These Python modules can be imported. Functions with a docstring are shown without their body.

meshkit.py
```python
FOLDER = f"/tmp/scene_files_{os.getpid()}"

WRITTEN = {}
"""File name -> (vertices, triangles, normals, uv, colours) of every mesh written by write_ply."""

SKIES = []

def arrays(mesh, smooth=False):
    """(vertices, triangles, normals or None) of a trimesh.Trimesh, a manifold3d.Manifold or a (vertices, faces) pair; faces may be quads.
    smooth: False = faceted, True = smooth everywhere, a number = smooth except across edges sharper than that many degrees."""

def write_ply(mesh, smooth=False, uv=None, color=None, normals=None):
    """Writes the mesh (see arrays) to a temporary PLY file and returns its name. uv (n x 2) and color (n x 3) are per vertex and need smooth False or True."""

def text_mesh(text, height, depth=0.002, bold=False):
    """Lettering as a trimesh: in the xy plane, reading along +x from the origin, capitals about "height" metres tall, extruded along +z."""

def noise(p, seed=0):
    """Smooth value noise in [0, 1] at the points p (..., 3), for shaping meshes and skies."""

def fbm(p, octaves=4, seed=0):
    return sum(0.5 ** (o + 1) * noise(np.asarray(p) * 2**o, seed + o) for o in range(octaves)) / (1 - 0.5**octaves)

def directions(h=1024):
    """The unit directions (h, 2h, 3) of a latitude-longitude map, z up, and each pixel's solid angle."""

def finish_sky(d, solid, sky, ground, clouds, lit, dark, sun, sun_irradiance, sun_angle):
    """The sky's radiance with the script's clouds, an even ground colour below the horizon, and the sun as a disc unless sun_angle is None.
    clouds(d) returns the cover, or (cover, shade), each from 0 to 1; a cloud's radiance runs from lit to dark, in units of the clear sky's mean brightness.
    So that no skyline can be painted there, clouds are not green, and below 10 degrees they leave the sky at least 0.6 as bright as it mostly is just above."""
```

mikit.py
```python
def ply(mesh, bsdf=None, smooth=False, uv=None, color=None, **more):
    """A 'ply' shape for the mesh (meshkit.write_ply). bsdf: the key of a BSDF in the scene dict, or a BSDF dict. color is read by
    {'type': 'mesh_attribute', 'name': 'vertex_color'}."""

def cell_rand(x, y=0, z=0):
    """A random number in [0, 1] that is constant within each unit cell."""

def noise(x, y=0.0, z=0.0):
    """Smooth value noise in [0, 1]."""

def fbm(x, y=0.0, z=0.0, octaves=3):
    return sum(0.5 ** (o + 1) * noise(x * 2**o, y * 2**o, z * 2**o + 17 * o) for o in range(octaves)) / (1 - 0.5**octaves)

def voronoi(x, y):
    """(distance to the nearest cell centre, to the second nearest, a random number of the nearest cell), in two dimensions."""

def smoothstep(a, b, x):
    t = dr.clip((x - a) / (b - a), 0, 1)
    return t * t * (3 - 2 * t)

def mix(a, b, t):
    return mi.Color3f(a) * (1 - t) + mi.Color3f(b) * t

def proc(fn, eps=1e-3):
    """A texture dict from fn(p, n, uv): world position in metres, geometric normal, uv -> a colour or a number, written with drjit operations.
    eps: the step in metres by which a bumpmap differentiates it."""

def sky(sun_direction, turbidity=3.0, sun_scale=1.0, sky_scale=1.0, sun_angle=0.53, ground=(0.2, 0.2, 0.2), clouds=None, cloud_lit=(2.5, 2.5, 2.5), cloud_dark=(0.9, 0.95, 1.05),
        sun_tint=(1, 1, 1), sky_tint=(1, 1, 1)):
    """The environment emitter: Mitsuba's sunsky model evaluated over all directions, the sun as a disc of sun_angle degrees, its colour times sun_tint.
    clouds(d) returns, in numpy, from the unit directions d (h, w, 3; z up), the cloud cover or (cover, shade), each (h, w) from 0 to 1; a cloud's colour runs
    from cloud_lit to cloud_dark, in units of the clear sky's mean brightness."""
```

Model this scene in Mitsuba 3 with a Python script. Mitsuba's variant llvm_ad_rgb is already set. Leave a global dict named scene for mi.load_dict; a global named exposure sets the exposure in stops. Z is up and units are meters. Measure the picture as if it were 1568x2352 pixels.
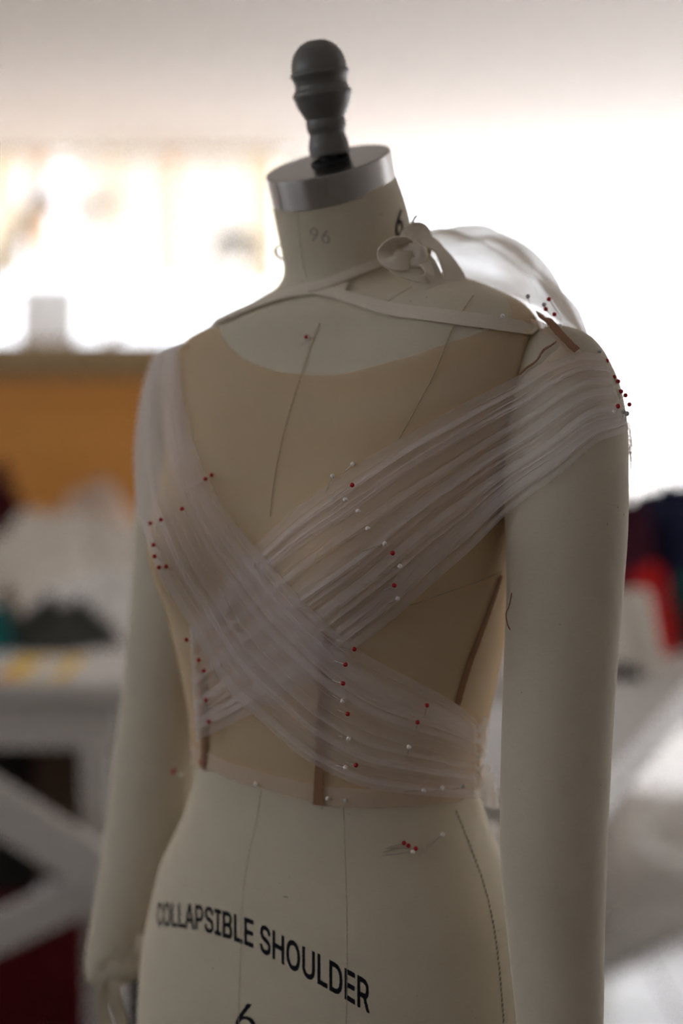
import math, random, zlib
import numpy as np, trimesh, mitsuba as mi, drjit as dr
import mikit, meshkit
from scipy.interpolate import PchipInterpolator, CubicSpline
from scipy.ndimage import gaussian_filter1d, gaussian_filter
T = mi.ScalarTransform4f
scene, labels = {'type': 'scene'}, {}
exposure = 4.38
# ------------------------------------------------------------------ camera, sky
W, H = 1568, 2352
FPX = 3267.0
CAM = np.array([0.0, 0.0, 1.31])
PITCH = math.radians(4.0)
FWD = np.array([0, math.cos(PITCH), -math.sin(PITCH)])
UP = np.array([0, math.sin(PITCH), math.cos(PITCH)])
FOCUS = 1.062
scene['camera'] = {'type': 'thinlens', 'fov': math.degrees(2 * math.atan(W / 2 / FPX)), 'fov_axis': 'x',
                   'to_world': T().look_at(origin=CAM.tolist(), target=(CAM + FWD).tolist(), up=[0, 0, 1]),
                   'aperture_radius': 0.016, 'focus_distance': FOCUS}


def overcast(d):
    n = meshkit.fbm(d * 3.0 + 5, 3, 4)
    return np.ones(d.shape[:2]), 0.35 * n


scene['sky'] = mikit.sky([0.25, -0.5, 0.83], turbidity=4, sun_scale=0.35, sky_scale=1.0, ground=(0.55, 0.56, 0.58), clouds=overcast,
                         cloud_lit=(1.20, 1.25, 1.34), cloud_dark=(0.90, 0.95, 1.03))

# ------------------------------------------------------------------ helpers
def pt(px, py, depth):
    """The point that stands at this distance along the view axis behind a pixel of the photograph."""
    return CAM + depth * (FWD + np.array([1.0, 0, 0]) * (px - W / 2) / FPX + UP * (H / 2 - py) / FPX)


def pix(p):
    q = np.asarray(p, float) - CAM
    d = q @ FWD
    return np.stack([W / 2 + FPX * q[..., 0] / d, H / 2 - FPX * (q @ UP) / d, d], -1)


def add(key, mesh, bsdf, smooth=40, label=None, cat=None, group=None, kind=None, **kw):
    k, n = key, 0
    while k in scene:
        n += 1
        k = f'{key}_{n:03d}'
    scene[k] = mikit.ply(mesh, bsdf, smooth=smooth, **kw)
    tag(k, label, cat, group, kind)
    return k


names = set()


def thing(name, label, cat, group=None):
    k, n = name, 0
    while k in names or k in scene:
        n += 1
        k = f'{name}_{n:03d}'
    names.add(k)
    tag(k, label, cat, group)
    return k


def tag(k, label=None, cat=None, group=None, kind=None):
    d = {a: b for a, b in (('label', label), ('category', cat), ('group', group), ('kind', kind)) if b}
    if d:
        labels[k] = d


def box(x0, x1, y0, y1, z0, z1, bev=0.0):
    if bev:
        import manifold3d as m3
        c = [m3.Manifold.sphere(bev, 12).translate([x, y, z]) for x in (x0 + bev, x1 - bev) for y in (y0 + bev, y1 - bev) for z in (z0 + bev, z1 - bev)]
        m = m3.Manifold.batch_hull(c).to_mesh()
        return trimesh.Trimesh(m.vert_properties[:, :3], m.tri_verts, process=False)
    return trimesh.creation.box(bounds=[[x0, y0, z0], [x1, y1, z1]])


def grid_mesh(P, closed_v=False):
    """Triangles of an (n, m, 3) grid of points; closed_v joins the last column to the first."""
    n, m = P.shape[:2]
    i, j = np.meshgrid(np.arange(n - 1), np.arange(m if closed_v else m - 1), indexing='ij')
    a, b = i * m + j, i * m + (j + 1) % m
    q = np.stack([a, b, b + m, a + m], -1).reshape(-1, 4)
    return trimesh.Trimesh(P.reshape(-1, 3), np.vstack([q[:, [0, 1, 2]], q[:, [0, 2, 3]]]), process=False)


def tube(points, r, sides=8, caps=True):
    p = np.asarray(points, float)
    t = np.gradient(p, axis=0)
    t /= np.linalg.norm(t, axis=1, keepdims=True) + 1e-12
    a = np.cross(t[0], [0, 0, 1.0] if abs(t[0][2]) < .9 else [1.0, 0, 0])
    A = []
    for k in range(len(p)):
        a = a - t[k] * (a @ t[k])
        a /= np.linalg.norm(a)
        A.append(a)
    A = np.array(A)
    B = np.cross(t, A)
    ang = np.arange(sides) * 2 * np.pi / sides
    r = np.broadcast_to(r, (len(p),))
    P = p[:, None] + r[:, None, None] * (np.cos(ang)[None, :, None] * A[:, None] + np.sin(ang)[None, :, None] * B[:, None])
    if caps:
        P = np.concatenate([np.repeat(p[:1, None], sides, 1), P, np.repeat(p[-1:, None], sides, 1)])
    m = grid_mesh(P, True)
    m.invert()
    return m


def spline(points, n):
    p = np.asarray(points, float)
    s = np.r_[0, np.cumsum(np.linalg.norm(np.diff(p, axis=0), axis=1))]
    return CubicSpline(s, p)(np.linspace(0, s[-1], n))


def bar(p0, p1, w, h, up=(0, 0, 1.0)):
    """A straight beam from p0 to p1 of section w x h."""
    p0, p1 = np.asarray(p0, float), np.asarray(p1, float)
    t = (p1 - p0) / np.linalg.norm(p1 - p0)
    s = np.cross(t, up)
    s /= np.linalg.norm(s)
    u = np.cross(s, t)
    m = box(-w / 2, w / 2, 0, np.linalg.norm(p1 - p0), -h / 2, h / 2, 0.004)
    M = np.eye(4)
    M[:3, 0], M[:3, 1], M[:3, 2], M[:3, 3] = s, t, u, p0
    return m.apply_transform(M)


def rgb(*c):
    return {'type': 'rgb', 'value': list(c)}


def mat(name, color, rough=0.7, **kw):
    c = color if isinstance(color, dict) else rgb(*color)
    scene[name] = {'type': 'twosided', 'b': {'type': 'principled', 'base_color': c, 'roughness': rough, 'specular': kw.pop('specular', 0.3), **kw}}
    return name

# ------------------------------------------------------------------ materials
def weave(base, amt=0.10, specks=True):
    def fn(p, n, uv):
        f = mikit.fbm(p.x * 14, p.y * 14, p.z * 14, 3) - 0.5
        th = mikit.noise(p.x * 900, p.y * 900, p.z * 900) * 0.5 + mikit.noise(p.x * 350, p.y * 350, p.z * 2200) * 0.5 - 0.5
        v = 1 + f * amt + th * amt * 1.0
        c = mi.Color3f(*base) * v
        if specks:
            s = mikit.noise(p.x * 330 + 7, p.y * 330, p.z * 330)
            s2 = mikit.noise(p.x * 30, p.y * 30 + 3, p.z * 30)
            c = c * (1 - 0.5 * mikit.smoothstep(0.90, 0.96, s) * mikit.smoothstep(0.68, 0.82, s2))
        return c
    return mikit.proc(fn)


mat('m_muslin', weave((0.61, 0.55, 0.43)), 0.9, specular=0.1, sheen=0.3)
mat('m_arm', weave((0.585, 0.53, 0.425)), 0.9, specular=0.1, sheen=0.3)
mat('m_wall', (0.78, 0.77, 0.76), 0.9)
mat('m_ceiling', (0.80, 0.785, 0.775), 0.9)

# ------------------------------------------------------------------ the room
XL, XR, YB, YF, ZC = -3.4, 3.8, 6.3, -2.6, 2.42
add('floor', box(XL, XR, YF, YB, -0.1, 0.0), mat('m_grout', (0.085, 0.062, 0.045), 0.6), False, kind='structure')
add('ceiling', box(XL, XR, YF, YB, ZC, ZC + 0.1), 'm_ceiling', False, kind='structure')
SIDE = {'left': (XL - .1, XL, -1.5, 2.2, 1.55, 2.38), 'right': (XR, XR + .1, 2.9, 5.9, .7, 2.3)}
for sd, (a, b, y0, y1, z0, z1) in SIDE.items():
    add('wall_' + sd, trimesh.util.concatenate([box(a, b, YF, y0, 0, ZC), box(a, b, y1, YB, 0, ZC), box(a, b, y0, y1, 0, z0), box(a, b, y0, y1, z1, ZC)]), 'm_wall', False, kind='structure')
add('wall_front', box(XL, XR, YF - 0.1, YF, 0, ZC), 'm_wall', False, kind='structure')
WIN = [(-2.7, -0.20, 1.0, ZC), (-0.14, 3.5, 0.55, ZC)]
wb = [box(XL, WIN[0][0], YB, YB + .2, 0, ZC), box(WIN[0][1], WIN[1][0], YB, YB + .2, 0, ZC), box(WIN[1][1], XR, YB, YB + .2, 0, ZC)]
for x0, x1, z0, z1 in WIN:
    wb += [box(x0, x1, YB, YB + .2, 0, z0)]
add('wall_back', trimesh.util.concatenate(wb), 'm_wall', False, kind='structure')

# ------------------------------------------------------------------ the dress form's body
PSI = math.radians(32)
C0 = np.array([pt(770, 1176, 1.2)[0], 1.2, 0])
AX = np.array([math.cos(PSI), -math.sin(PSI), 0])      # towards the form's own left arm
AF = np.array([-math.sin(PSI), -math.cos(PSI), 0])     # towards its front
AZ = np.array([0, 0, 1.0])


def loc(x, f, z):
    return C0 + np.asarray(x)[..., None] * AX + np.asarray(f)[..., None] * AF + np.asarray(z)[..., None] * AZ


def to_local(p):
    q = np.asarray(p) - C0
    return np.stack([q @ AX, q @ AF, q[..., 2]], -1)


#        s      z     a      bf     bb     fc     tilt  n
RINGS = [(0.00, 0.62, 0.176, 0.135, 0.130, 0.000, 0, 2.15),
         (0.10, 0.72, 0.187, 0.138, 0.132, 0.000, 0, 2.15),
         (0.18, 0.80, 0.185, 0.135, 0.128, 0.000, 0, 2.15),
         (0.28, 0.90, 0.168, 0.119, 0.112, 0.000, 0, 2.15),
         (0.35, 0.97, 0.136, 0.102, 0.094, 0.000, 0, 2.15),
         (0.38, 1.00, 0.128, 0.098, 0.088, 0.000, 0, 2.15),
         (0.43, 1.05, 0.133, 0.101, 0.092, 0.000, 0, 2.15),
         (0.50, 1.12, 0.146, 0.108, 0.102, 0.000, 0, 2.2),
         (0.58, 1.20, 0.156, 0.112, 0.110, -0.002, 0, 2.25),
         (0.66, 1.28, 0.162, 0.096, 0.112, -0.006, 0, 2.35),
         (0.71, 1.33, 0.170, 0.078, 0.104, -0.010, 0, 2.4),
         (0.735, 1.355, 0.172, 0.068, 0.094, -0.013, 0, 2.4),
         (0.755, 1.374, 0.160, 0.063, 0.086, -0.015, 2, 2.3),
         (0.775, 1.392, 0.124, 0.060, 0.078, -0.016, 4, 2.2),
         (0.795, 1.409, 0.091, 0.057, 0.069, -0.022, 7, 2.1),
         (0.815, 1.423, 0.066, 0.0545, 0.060, -0.025, 11, 2.0),
         (0.835, 1.438, 0.0575, 0.0535, 0.055, -0.023, 15, 2.0),
         (0.865, 1.469, 0.0562, 0.0535, 0.0535, -0.012, 20, 2.0),
         (0.890, 1.496, 0.0530, 0.0520, 0.0520, 0.003, 24, 2.0)]
R_ = np.array(RINGS)
prof = PchipInterpolator(R_[:, 0], R_[:, 1:])


def ring(s, phi):
    """Points of the body's cross-section at profile place s; phi 0 = own left, 90 degrees = front."""
    z, a, bf, bb, fc, tilt, n = prof(s)
    c, q = np.cos(phi), np.sin(phi)
    x = a * np.sign(c) * np.abs(c) ** (2 / n)
    f = np.where(q > 0, bf, bb) * np.sign(q) * np.abs(q) ** (2 / n)
    zz = np.full_like(x, z)
    # bust: two soft mounds
    for sx in (-1, 1):
        g = np.exp(-((x - sx * 0.082) / 0.052) ** 2 - ((z - 1.197) / (0.062 if z > 1.197 else 0.05)) ** 2) * np.clip(q * 2, 0, 1)
        f = f + 0.032 * g
        x = x + sx * 0.006 * g
    k = np.clip((x - 0.03) / 0.10, 0, 1)
    zz = zz + 0.021 * k * k * (3 - 2 * k) * np.clip((z - 1.26) / 0.1, 0, 1) * np.clip((1.47 - z) / 0.05, 0, 1)
    t = math.radians(tilt)
    return loc(x, fc + f * math.cos(t), zz - f * math.sin(t))


NS, NP = 240, 200
SS = np.linspace(0, R_[-1, 0], NS)
PH = np.arange(NP) * 2 * np.pi / NP
BODY = np.array([ring(s, PH) for s in SS])
body_mesh = grid_mesh(np.concatenate([np.repeat(BODY[:1].mean(1, keepdims=True), NP, 1), BODY, np.repeat(BODY[-1:].mean(1, keepdims=True), NP, 1)]), True)
if body_mesh.volume < 0:
    body_mesh.invert()
form = thing('dress_form', 'cream linen dress form with steel neck cap, grey finial and stuffed arms', 'dress form')
add(form + '__torso', body_mesh, 'm_muslin', 50)

# arms: rows of (pixel row, left edge, right edge, depth)
def arm_mesh(rows, top, flat=1.0, n=90):
    rows = np.array(rows, float)
    C = np.array([pt((l + r) / 2, y, d) for y, l, r, d in rows])
    R = np.array([(r - l) / 2 * d / FPX for y, l, r, d in rows])
    s = np.r_[0, np.cumsum(np.linalg.norm(np.diff(C, axis=0), axis=1))]
    u = np.linspace(0, s[-1], n)
    c, r = PchipInterpolator(s, C)(u), PchipInterpolator(s, R)(u)
    t = np.gradient(c, axis=0)
    t /= np.linalg.norm(t, axis=1, keepdims=True)
    a = np.array([1.0, 0, 0]) - t * t[:, :1]
    a /= np.linalg.norm(a, axis=1, keepdims=True)
    b = np.cross(t, a)
    ph = np.arange(72) * 2 * np.pi / 72
    P = c[:, None] + r[:, None, None] * (np.cos(ph)[None, :, None] * a[:, None] + flat * np.sin(ph)[None, :, None] * b[:, None])
    P = np.concatenate([np.repeat(P[:1].mean(1, keepdims=True), 72, 1), P, np.repeat(P[-1:].mean(1, keepdims=True), 72, 1)])
    m = grid_mesh(P, True)
    if m.volume < 0:
        m.invert()
    return m, c, r


near_rows = [(748, 1262, 1290, 1.122), (752, 1240, 1308, 1.122), (766, 1215, 1335, 1.121), (800, 1192, 1368, 1.12), (850, 1178, 1400, 1.117), (920, 1166, 1428, 1.114), (1000, 1160, 1440, 1.11), (1100, 1158, 1441, 1.10), (1200, 1160, 1440, 1.095),
             (1350, 1163, 1430, 1.09), (1500, 1158, 1418, 1.085), (1650, 1153, 1407, 1.08), (1800, 1149, 1399, 1.075), (2000, 1150, 1391, 1.065), (2150, 1165, 1387, 1.06), (2352, 1186, 1384, 1.05), (2600, 1206, 1376, 1.04), (2760, 1216, 1372, 1.035)]
far_rows = [(800, 385, 440, 1.32), (812, 365, 480, 1.32), (850, 345, 520, 1.32), (920, 330, 545, 1.325), (1050, 318, 545, 1.33), (1200, 311, 540, 1.33), (1400, 298, 520, 1.33), (1600, 279, 490, 1.33), (1800, 255, 458, 1.325),
            (2000, 229, 418, 1.315), (2130, 207, 372, 1.31), (2225, 193, 335, 1.305), (2252, 200, 318, 1.304), (2264, 225, 300, 1.303)]
arm_near, ACN, ARN = arm_mesh(near_rows, None)
arm_far, ACF, ARF = arm_mesh(far_rows, None)
add(form + '__arm', arm_near, 'm_arm', 50)
add(form + '__arm', arm_far, 'm_arm', 50)

# ------------------------------------------------------------------ rays onto the body: things are laid on its surface
_rs = mi.load_dict({'type': 'scene', 'b': mikit.ply(body_mesh, None, smooth=True), 'n': mikit.ply(arm_near, None, smooth=True), 'f': mikit.ply(arm_far, None, smooth=True)})
_rb = mi.load_dict({'type': 'scene', 'b': mikit.ply(body_mesh, None, smooth=True)})


def cast(px, py, sc=None):
    """Depth along the view axis (nan = miss) and outward normal of the body behind these pixels."""
    px, py = np.broadcast_arrays(np.asarray(px, float), np.asarray(py, float))
    d = FWD + (px.ravel()[:, None] - W / 2) / FPX * np.array([1.0, 0, 0]) + UP * ((H / 2 - py.ravel()) / FPX)[:, None]
    L = np.linalg.norm(d, axis=1)
    si = (sc or _rs).ray_intersect(mi.Ray3f(mi.Point3f(*CAM.tolist()), mi.Vector3f(*(d / L[:, None]).T.copy())))
    t, n = np.array(si.t), np.array(si.n).T
    t = np.where(np.isfinite(t), t / L, np.nan)
    n = np.where((n * d).sum(1, keepdims=True) > 0, -n, n)
    return t.reshape(px.shape), n.reshape(px.shape + (3,))


def on(px, py, lift=0.0, sc=None):
    """Points on the body behind pixels, raised by lift along the surface normal; misses take the depth of their neighbours."""
    px, py = np.broadcast_arrays(np.asarray(px, float), np.asarray(py, float))
    d, n = cast(px, py, sc)
    f, fn = d.ravel(), n.reshape(-1, 3)
    ok = np.isfinite(f)
    if not ok.all():
        i = np.arange(len(f))
        near = i[ok][np.abs(i[:, None] - i[ok][None]).argmin(1)] if ok.any() else i * 0
        f, fn = np.where(ok, f, f[near]), np.where(ok[:, None], fn, fn[near])
    d, n = f.reshape(d.shape), fn.reshape(n.shape)
    p = CAM + d[..., None] * (FWD + (px[..., None] - W / 2) / FPX * np.array([1.0, 0, 0]) + UP * ((H / 2 - py) / FPX)[..., None])
    return p + lift * n, n


def pxpath(pts, n):
    p = np.asarray(pts, float)
    s = np.r_[0, np.cumsum(np.linalg.norm(np.diff(p, axis=0), axis=1))]
    return PchipInterpolator(s, p)(np.linspace(0, s[-1], n))


def ribbon(P, N, w, th=0.0012, nw=4):
    """A flat tape along P, facing N, of width w (number or array) and thickness th."""
    P = np.asarray(P, float)
    t = np.gradient(P, axis=0)
    t /= np.linalg.norm(t, axis=1, keepdims=True)
    N = N - t * (N * t).sum(1, keepdims=True)
    N /= np.linalg.norm(N, axis=1, keepdims=True)
    S = np.cross(t, N)
    w = np.broadcast_to(w, (len(P),))
    v = np.linspace(-.5, .5, nw + 1)
    top = P[:, None] + S[:, None] * (v[None] * w[:, None])[..., None] + N[:, None] * th / 2
    bot = top - N[:, None] * th
    G = np.concatenate([top, bot[:, ::-1]], 1)
    G = np.concatenate([np.repeat(G[:1].mean(1, keepdims=True), G.shape[1], 1), G, np.repeat(G[-1:].mean(1, keepdims=True), G.shape[1], 1)])
    m = grid_mesh(G, True)
    if m.volume < 0:
        m.invert()
    return m


# ------------------------------------------------------------------ details of the dress form
scene['m_steel'] = {'type': 'roughconductor', 'material': 'Cr', 'alpha_u': 0.22, 'alpha_v': 0.08, 'distribution': 'ggx'}
scene['m_steel'] = {'type': 'twosided', 'b': {'type': 'principled', 'base_color': rgb(.36, .35, .34), 'metallic': 1.0, 'roughness': 0.22}}
scene['m_brushed'] = {'type': 'twosided', 'b': {'type': 'principled', 'base_color': rgb(.56, .54, .52), 'metallic': 1.0, 'roughness': 0.36, 'anisotropic': 0.92}}
mat('m_castiron', (0.13, 0.127, 0.12), 0.4, specular=0.5)
mat('m_black', (0.012, 0.012, 0.013), 0.5)
mat('m_seam', (0.50, 0.455, 0.37), 0.95, specular=0.0)
mat('m_seam_veiled', (0.47, 0.375, 0.255), 0.95, specular=0.0)
mat('m_ink', (0.012, 0.012, 0.016), 0.8, specular=0.1)
mat('m_pencil', (0.36, 0.33, 0.28), 0.95, specular=0.0)

tl = math.radians(24)
top_c = ring(R_[-1, 0], PH).mean(0)
axis = AF * math.sin(tl) + AZ * math.cos(tl)
e1 = AX
e2 = np.cross(axis, e1)


def lathe(profile, origin, axis, n=64):
    """A surface of revolution: profile rows (radius, height along the axis)."""
    axis = axis / np.linalg.norm(axis)
    a = np.cross(axis, AF)
    a /= np.linalg.norm(a)
    b = np.cross(axis, a)
    ph = np.arange(n) * 2 * np.pi / n
    pr = np.asarray(profile, float)
    P = origin + pr[:, 0][:, None, None] * (np.cos(ph)[None, :, None] * a + np.sin(ph)[None, :, None] * b) + pr[:, 1][:, None, None] * axis
    m = grid_mesh(P, True)
    if m.volume < 0:
        m.invert()
    return m


capk = form + '__neck_cap'
def lathe_uv(profile, origin, axis, n=128):
    """A turned band with u along its axis and v round it, so that its brushing runs round."""
    a = np.cross(axis, AF)
    a /= np.linalg.norm(a)
    b = np.cross(axis, a)
    ph = np.linspace(0, 2 * np.pi, n + 1)
    pr = np.asarray(profile, float)
    P = origin + pr[:, 0][:, None, None] * (np.cos(ph)[None, :, None] * a + np.sin(ph)[None, :, None] * b) + pr[:, 1][:, None, None] * axis
    uv = np.stack(np.broadcast_arrays(pr[:, 1][:, None] * 10, ph[None] / 6.2832), -1).reshape(-1, 2)
    m = grid_mesh(P)
    m.invert()
    return m, uv


_m, _uv = lathe_uv([(.0528, -.004), (.0528, .002), (.0528, .010), (.0528, .0185), (.0526, .0198)], top_c + axis * 0.001, axis)
add(capk, _m, 'm_brushed', True, uv=_uv, label='brushed steel neck cap')
add(capk + '__top_plate', lathe([(0, .0150), (.0520, .0150), (.0526, .0196), (.0520, .0205), (.0510, .0208), (0, .0208)], top_c + axis * 0.001, axis, 96), 'm_steel', 25)
cap_top = top_c + axis * 0.0218 - e2 * 0.0 + AX * .003
ft = math.radians(11)
fax = AF * math.sin(ft) + AX * -0.03 + AZ * math.cos(ft)
fax /= np.linalg.norm(fax)
fk = form + '__finial'
add(form + '__washer', lathe([(0, 0), (.0155, 0), (.0165, .001), (.0165, .003), (.0145, .0042), (0, .0042)], cap_top - axis * .0008 - e2 * 0.0, axis, 48), 'm_black', 25, label='dark round washer under the finial')
add(form + '__spindle', lathe([(0, 0), (.0085, 0), (.0085, .014), (0, .014)], cap_top, fax, 32), 'm_black', 25)
zp = 0.000131
fprof = [(0, 0), (118, 0), (127, 8), (128, 70), (122, 100), (112, 140), (114, 160), (122, 180), (125, 195), (125, 230), (121, 250), (140, 290), (165, 345), (178, 395), (183, 402), (186, 420), (183, 436), (176, 442), (168, 455), (163, 480), (168, 515), (178, 540), (184, 552), (184, 566), (180, 573),
         (173, 577), (173, 600), (168, 640), (155, 685), (130, 728), (95, 762), (62, 778), (55, 781), (0, 781)]
fp = []
for (r0, h0), (r1, h1) in zip(fprof[:-1], fprof[1:]):
    fp += [(r0 + (r1 - r0) * k / 3, h0 + (h1 - h0) * k / 3) for k in range(3)]
fp.append(fprof[-1])
add(fk, lathe(np.array(fp) * zp * [1, .89], cap_top + fax * .0050, fax, 96), 'm_castiron', 28, label='grey turned metal finial with rings')

# seams sewn into the cover
def seam(pts, r=0.00034, n=60, sc=None, key='seam', lift=0.0001):
    q = pxpath(pts, n)
    p, nn = on(q[:, 0], q[:, 1], lift, sc or _rb)
    add(form + '__' + key, tube(gaussian_filter1d(p, 1.0, axis=0, mode='nearest'), r, 6), 'm_seam' if lift < .001 else 'm_seam_veiled', True)


seam([(738, 740), (722, 775), (700, 840), (672, 930), (650, 1010), (634, 1090), (622, 1190)], .0004, lift=.0013)
seam([(1088, 680), (1042, 750), (1002, 850), (960, 930), (915, 1012)], .0004, lift=.0013)
seam([(600, 1812), (590, 1880), (572, 1960), (556, 2080), (552, 2200), (548, 2360)])
seam([(788, 1850), (792, 1960), (796, 2100), (797, 2230), (794, 2360)])
seam([(975, 642), (930, 668), (885, 695)])
seam([(910, 1398), (1000, 1368), (1080, 1340), (1150, 1312)], .0004, lift=.0013)
seam([(683, 484), (690, 560), (705, 640)], sc=_rb)
# the overlocked side seam, stitch by stitch
q = pxpath([(1046, 1862), (1064, 1905), (1086, 1962), (1110, 2030), (1130, 2110), (1142, 2190), (1150, 2270), (1157, 2365)], 130)
p, nn = on(q[:, 0], q[:, 1], 0.0002, _rb)
st = []
for i in range(0, 128, 3):
    sd = np.cross(p[i + 1] - p[i], nn[i])
    sd /= np.linalg.norm(sd)
    st.append(tube([p[i] - sd * .0006, p[i + 1], p[i + 2] + sd * .0006], .00045, 6))
add(form + '__stitching', trimesh.util.concatenate(st), 'm_ink', True, label='black stitched side seam', kind='stuff')


# lettering printed on the cover
def lettering(text, base, heights, key, bsdf='m_ink', lift=0.0003, bold=True, squeeze=1.0, sc=None):
    """Text along a baseline of pixels on the body, laid onto the surface."""
    m = meshkit.text_mesh(text, 1.0, 0.02, bold=bold)
    v, f = np.array(m.vertices), np.array(m.faces)
    v, f = trimesh.remesh.subdivide_to_size(v, f, 0.16, max_iter=12)
    q = pxpath(base, 200)
    p, nn = on(q[:, 0], q[:, 1], 0, sc or _rb)
    s = np.r_[0, np.cumsum(np.linalg.norm(np.diff(p, axis=0), axis=1))]
    x = (v[:, 0] - v[:, 0].min()) / np.ptp(v[:, 0])
    bx, by = np.interp(x, s / s[-1], q[:, 0]), np.interp(x, s / s[-1], q[:, 1])
    h = np.interp(x, np.linspace(0, 1, len(heights)), heights)
    P, N = on(bx, by - v[:, 1] * h, 0, sc or _rb)
    P = P + N * (lift * np.clip(v[:, 2:3] / 0.02, 0, 1) + 0.00005)
    add(form + '__' + key, trimesh.Trimesh(P, f, process=False), bsdf, False)


lettering('COLLAPSIBLE SHOULDER', [(361, 2125), (405, 2128), (453, 2134), (510, 2150), (562, 2168), (598, 2184), (658, 2218), (756, 2272), (848, 2326)], [50, 54, 60, 64, 70], 'lettering')
lettering('6', [(541, 2377), (588, 2384)], [76, 76], 'lettering', bold=False)
lettering('6', [(907, 546), (925, 539)], [58, 58], 'lettering', bold=True)
lettering('96', [(712, 552), (758, 560)], [30, 30], 'lettering', 'm_pencil', bold=False)

# ------------------------------------------------------------------ garment materials
def tulle(color, lo, hi, cell, trans=1.0):
    def op(p, n, uv):
        a, b = uv.x / cell, uv.y / cell
        row = dr.floor(b)
        fa = a + 0.5 * (row - 2 * dr.floor(row * 0.5))
        dx, dy = (fa - dr.floor(fa) - 0.5) * 2, (b - row - 0.5) * 2
        hole = 1 - mikit.smoothstep(0.35, 0.95, dx * dx + dy * dy)
        cl = mikit.fbm(uv.x * 9, uv.y * 60, 3, 3) - 0.5
        return dr.clip((hi - (hi - lo) * hole) * (1 + 0.7 * cl), 0, 1)
    return {'type': 'mask', 'opacity': mikit.proc(op), 'b': {'type': 'principledthin', 'base_color': rgb(*color), 'roughness': 0.7, 'diff_trans': trans, 'spec_trans': 0.0, 'sheen': 0.2}}


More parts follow.
